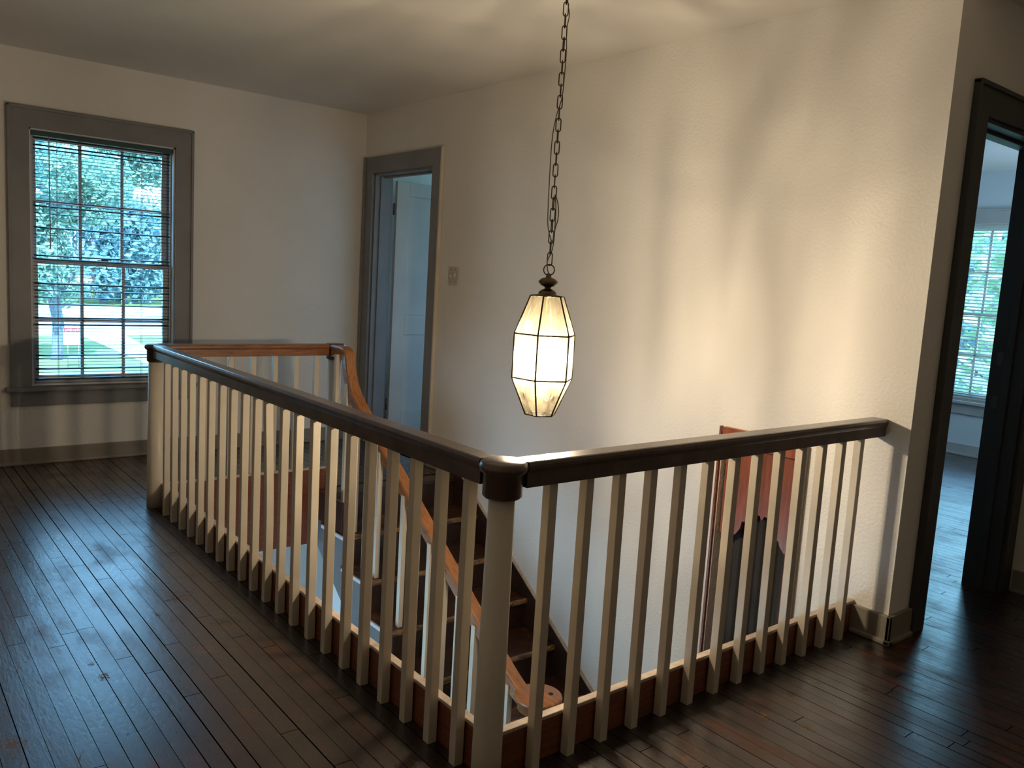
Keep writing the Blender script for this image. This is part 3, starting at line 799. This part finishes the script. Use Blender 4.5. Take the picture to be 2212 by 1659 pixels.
def tree(label, x, y, h0, r, hz, n, mat, trunk=.3, seed=1, size=.42, blobs=7):
    rr = random.Random(seed)
    t = thing('tree', label, 'tree', (x, y, GZ), group='trees outside the windows')
    b = B(); b.tube(catmull([(x, y, GZ - .1), (x + .1, y, GZ + 1.5), (x - .05, y, GZ + h0), (x + .1, y + .1, GZ + h0 + 1.2)], 4), trunk, 10)
    for k in range(4):
        a = rr.uniform(0, 6.28); b.tube([(x, y, GZ + h0 - .2), (x + r * .35 * math.cos(a), y + r * .35 * math.sin(a), GZ + h0 + hz * .2), (x + r * .5 * math.cos(a), y + r * .5 * math.sin(a), GZ + h0 + hz * .4)], trunk * .3, 6)
    b.make('trunk', 'bark', t)
    b = B(); cs = []
    for k in range(blobs):
        a = rr.uniform(0, 6.28); q = rr.uniform(.1, .75) * r
        cs.append((x + q * math.cos(a), y + q * math.sin(a), GZ + h0 + hz * rr.uniform(.10, .95), r * rr.uniform(.42, .64)))
    for k in range(n):
        cx, cy, cz, cr = cs[k % blobs]
        d = Vector((rr.gauss(0, 1), rr.gauss(0, 1), rr.gauss(0, .85))).normalized() * cr * rr.uniform(.55, 1.05)
        c = Vector((cx, cy, cz)) + d
        u = Vector((rr.gauss(0, 1), rr.gauss(0, 1), rr.gauss(0, 1))).normalized(); v = u.orthogonal().normalized(); s = size * rr.uniform(.5, 1.2)
        b.quad(c - u * s * .5, c + v * s * .28, c + u * s * .5, c - v * s * .28)
    f = b.make('foliage', mat, t); f['kind'] = 'stuff'
    return t
tree('leafy tree with thick grey trunk on the lawn near the yard sign', 5.75, 38.6, 2.6, 2.3, 6.6, 6500, 'leaf', .24, 11, .36, 11)
tree('broad bluish green tree across the street behind the yard sign', 18.2, 86, 0, 5.2, 15, 8000, 'leaf2', .4, 12, .8, 16)
tree('tall full green tree across the street beyond the path', 32, 84, 0, 5.2, 15, 5000, 'leaf', .4, 13, .8, 12)
tree('yellowish green tree across the street straight behind the trunk', 4.4, 86, 0, 5.0, 13, 4500, 'leaf3', .4, 14, .8, 12)
tree('tall dark tree rising left of the broad street tree', 11.5, 102, 0, 5.8, 21, 7000, 'leaf2', .4, 16, .9, 16)
tree('tall pale tree rising right of the broad street tree', 26.5, 102, 0, 5.8, 21, 7000, 'leaf', .4, 19, .9, 16)
tree('leafy tree outside the far room window', 16, 4.0, 2.4, 3.2, 4.6, 3600, 'leaf3', .25, 17, .4, 9)
tree('shrubby green tree behind the one outside the far room window', 27, 7.5, 2.0, 4.6, 5.4, 3000, 'leaf2', .25, 18, .6, 9)
SGX, SGY = 5.85, 35.6
sg = thing('yard_sign', 'small white yard sign with a red header band on a wire stand', 'sign', (SGX, SGY, GZ))
B().box(SGX - .36, SGX + .36, SGY - .01, SGY + .01, GZ + .92, GZ + 1.62, .004).make('panel', 'white', sg)
B().box(SGX - .355, SGX + .355, SGY - .018, SGY - .011, GZ + 1.45, GZ + 1.615).make('header_band', 'red', sg)
b = B()
for k in range(7):
    u = SGX - .30 + k * .088; b.box(u, u + .055, SGY - .022, SGY - .019, GZ + 1.50 + .02 * (k % 2), GZ + 1.55 + .015 * (k % 3))
b.make('lettering', 'white', sg)
B().box(SGX - .355, SGX + .355, SGY - .018, SGY - .011, GZ + .925, GZ + .95).make('lower_band', 'red', sg)
b = B()
for d in (-.2, .2): b.tube([(SGX + d, SGY, GZ), (SGX + d, SGY, GZ + 1.2)], .014, 6)
b.tube([(SGX - .2, SGY, GZ + .45), (SGX + .2, SGY, GZ + .45)], .012, 6); b.make('stand', 'steel', sg)
cr = thing('car', 'dark car parked far off across the street', 'car', (9.0, 77, GZ))
b = B(); b.prism([(6.9, GZ + .3), (11.2, GZ + .3), (11.2, GZ + .8), (10.5, GZ + .95), (9.9, GZ + 1.45), (8.1, GZ + 1.45), (7.5, GZ + .95), (6.9, GZ + .85)], 'y', 76.2, 77.9); b.make('body', 'car', cr, bevel=.06)
for x in (7.7, 10.4):
    b = B(); b.b.verts.ensure_lookup_table()
    n = 16; pr = [(x + .33 * math.cos(2 * PI * k / n), GZ + .33 + .33 * math.sin(2 * PI * k / n)) for k in range(n)]
    b.prism(pr, 'y', 76.12, 76.32); b.make('wheel', 'black', cr)

# ------------------------------------------------------------------ daylight
w = bpy.data.worlds.new('sky'); bpy.context.scene.world = w; w.use_nodes = True
nt = w.node_tree; bg = nt.nodes['Background']
tc = nt.nodes.new('ShaderNodeTexCoord'); sp = nt.nodes.new('ShaderNodeSeparateXYZ'); rp = nt.nodes.new('ShaderNodeValToRGB')
nt.links.new(tc.outputs['Generated'], sp.inputs[0]); nt.links.new(sp.outputs[2], rp.inputs[0]); nt.links.new(rp.outputs[0], bg.inputs[0])
e = rp.color_ramp.elements; e[0].position = 0; e[0].color = (.48, .76, 1.0, 1); e[1].position = .7; e[1].color = (.30, .58, 1.0, 1)
bg.inputs[1].default_value = 8.3
S = bpy.data.lights.new('sun', 'SUN'); S.energy = 17; S.angle = .02; S.color = (.80, .93, 1.0)
so = bpy.data.objects.new('sun', S); C.objects.link(so); so.rotation_euler = (math.radians(38), math.radians(-14), math.radians(0)); so.location = (0, -20, 30)
def portal(loc, rot, sx, sy):
    L = bpy.data.lights.new('opening_portal', 'AREA'); L.shape = 'RECTANGLE'; L.size = sx; L.size_y = sy; L.cycles.is_portal = True
    o = bpy.data.objects.new('opening_portal', L); C.objects.link(o); o.location = loc; o.rotation_euler = rot
portal((.035, 4.53, 1.3), (-PI / 2, 0, 0), .87, 1.6)
portal((6.83, 1.48, 1.3), (0, PI / 2, 0), 1.6, .86)
portal((5.7, -.14, 1.35), (PI / 2, 0, 0), 1.0, 1.5)  # sky through the added far room opening
portal((3.7, 4.53, 1.45), (-PI / 2, 0, 0), 2.0, 1.5)  # sky through the added small room opening
portal((-2.46, 2.4, -1.4), (0, -PI / 2, 0), 1.8, 2.4)  # sky through the added lower hall opening

# ------------------------------------------------------------------ camera
cam = bpy.data.cameras.new('camera'); co_ = bpy.data.objects.new('camera', cam); C.objects.link(co_)
yaw, pit, rol = -.6817, -.1264, .0601
fw = Vector((-math.sin(yaw) * math.cos(pit), math.cos(yaw) * math.cos(pit), math.sin(pit)))
r = Vector((math.cos(yaw), math.sin(yaw), 0)); u = r.cross(fw)
r2 = r * math.cos(rol) + u * math.sin(rol); u2 = -r * math.sin(rol) + u * math.cos(rol)
mt = Matrix((r2, u2, -fw)).transposed().to_4x4(); mt.translation = Vector((-1.3008, -1.6161, 1.3583))
co_.matrix_world = mt
cam.sensor_fit = 'HORIZONTAL'; cam.sensor_width = 36; cam.lens = 1785.8 / 2212 * 36; cam.clip_start = .05; cam.clip_end = 500
sc = bpy.context.scene; sc.camera = co_
sc.view_settings.view_transform = 'Standard'; sc.view_settings.look = 'None'; sc.view_settings.gamma = 1; sc.view_settings.use_curve_mapping = False
sc.view_settings.exposure = 0.0
try:
    sc.cycles.use_denoising = True; sc.cycles.max_bounces = 10; sc.cycles.transparent_max_bounces = 24; sc.cycles.diffuse_bounces = 5
    sc.cycles.sample_clamp_indirect = 4; sc.cycles.caustics_reflective = False; sc.cycles.caustics_refractive = False
except Exception: pass
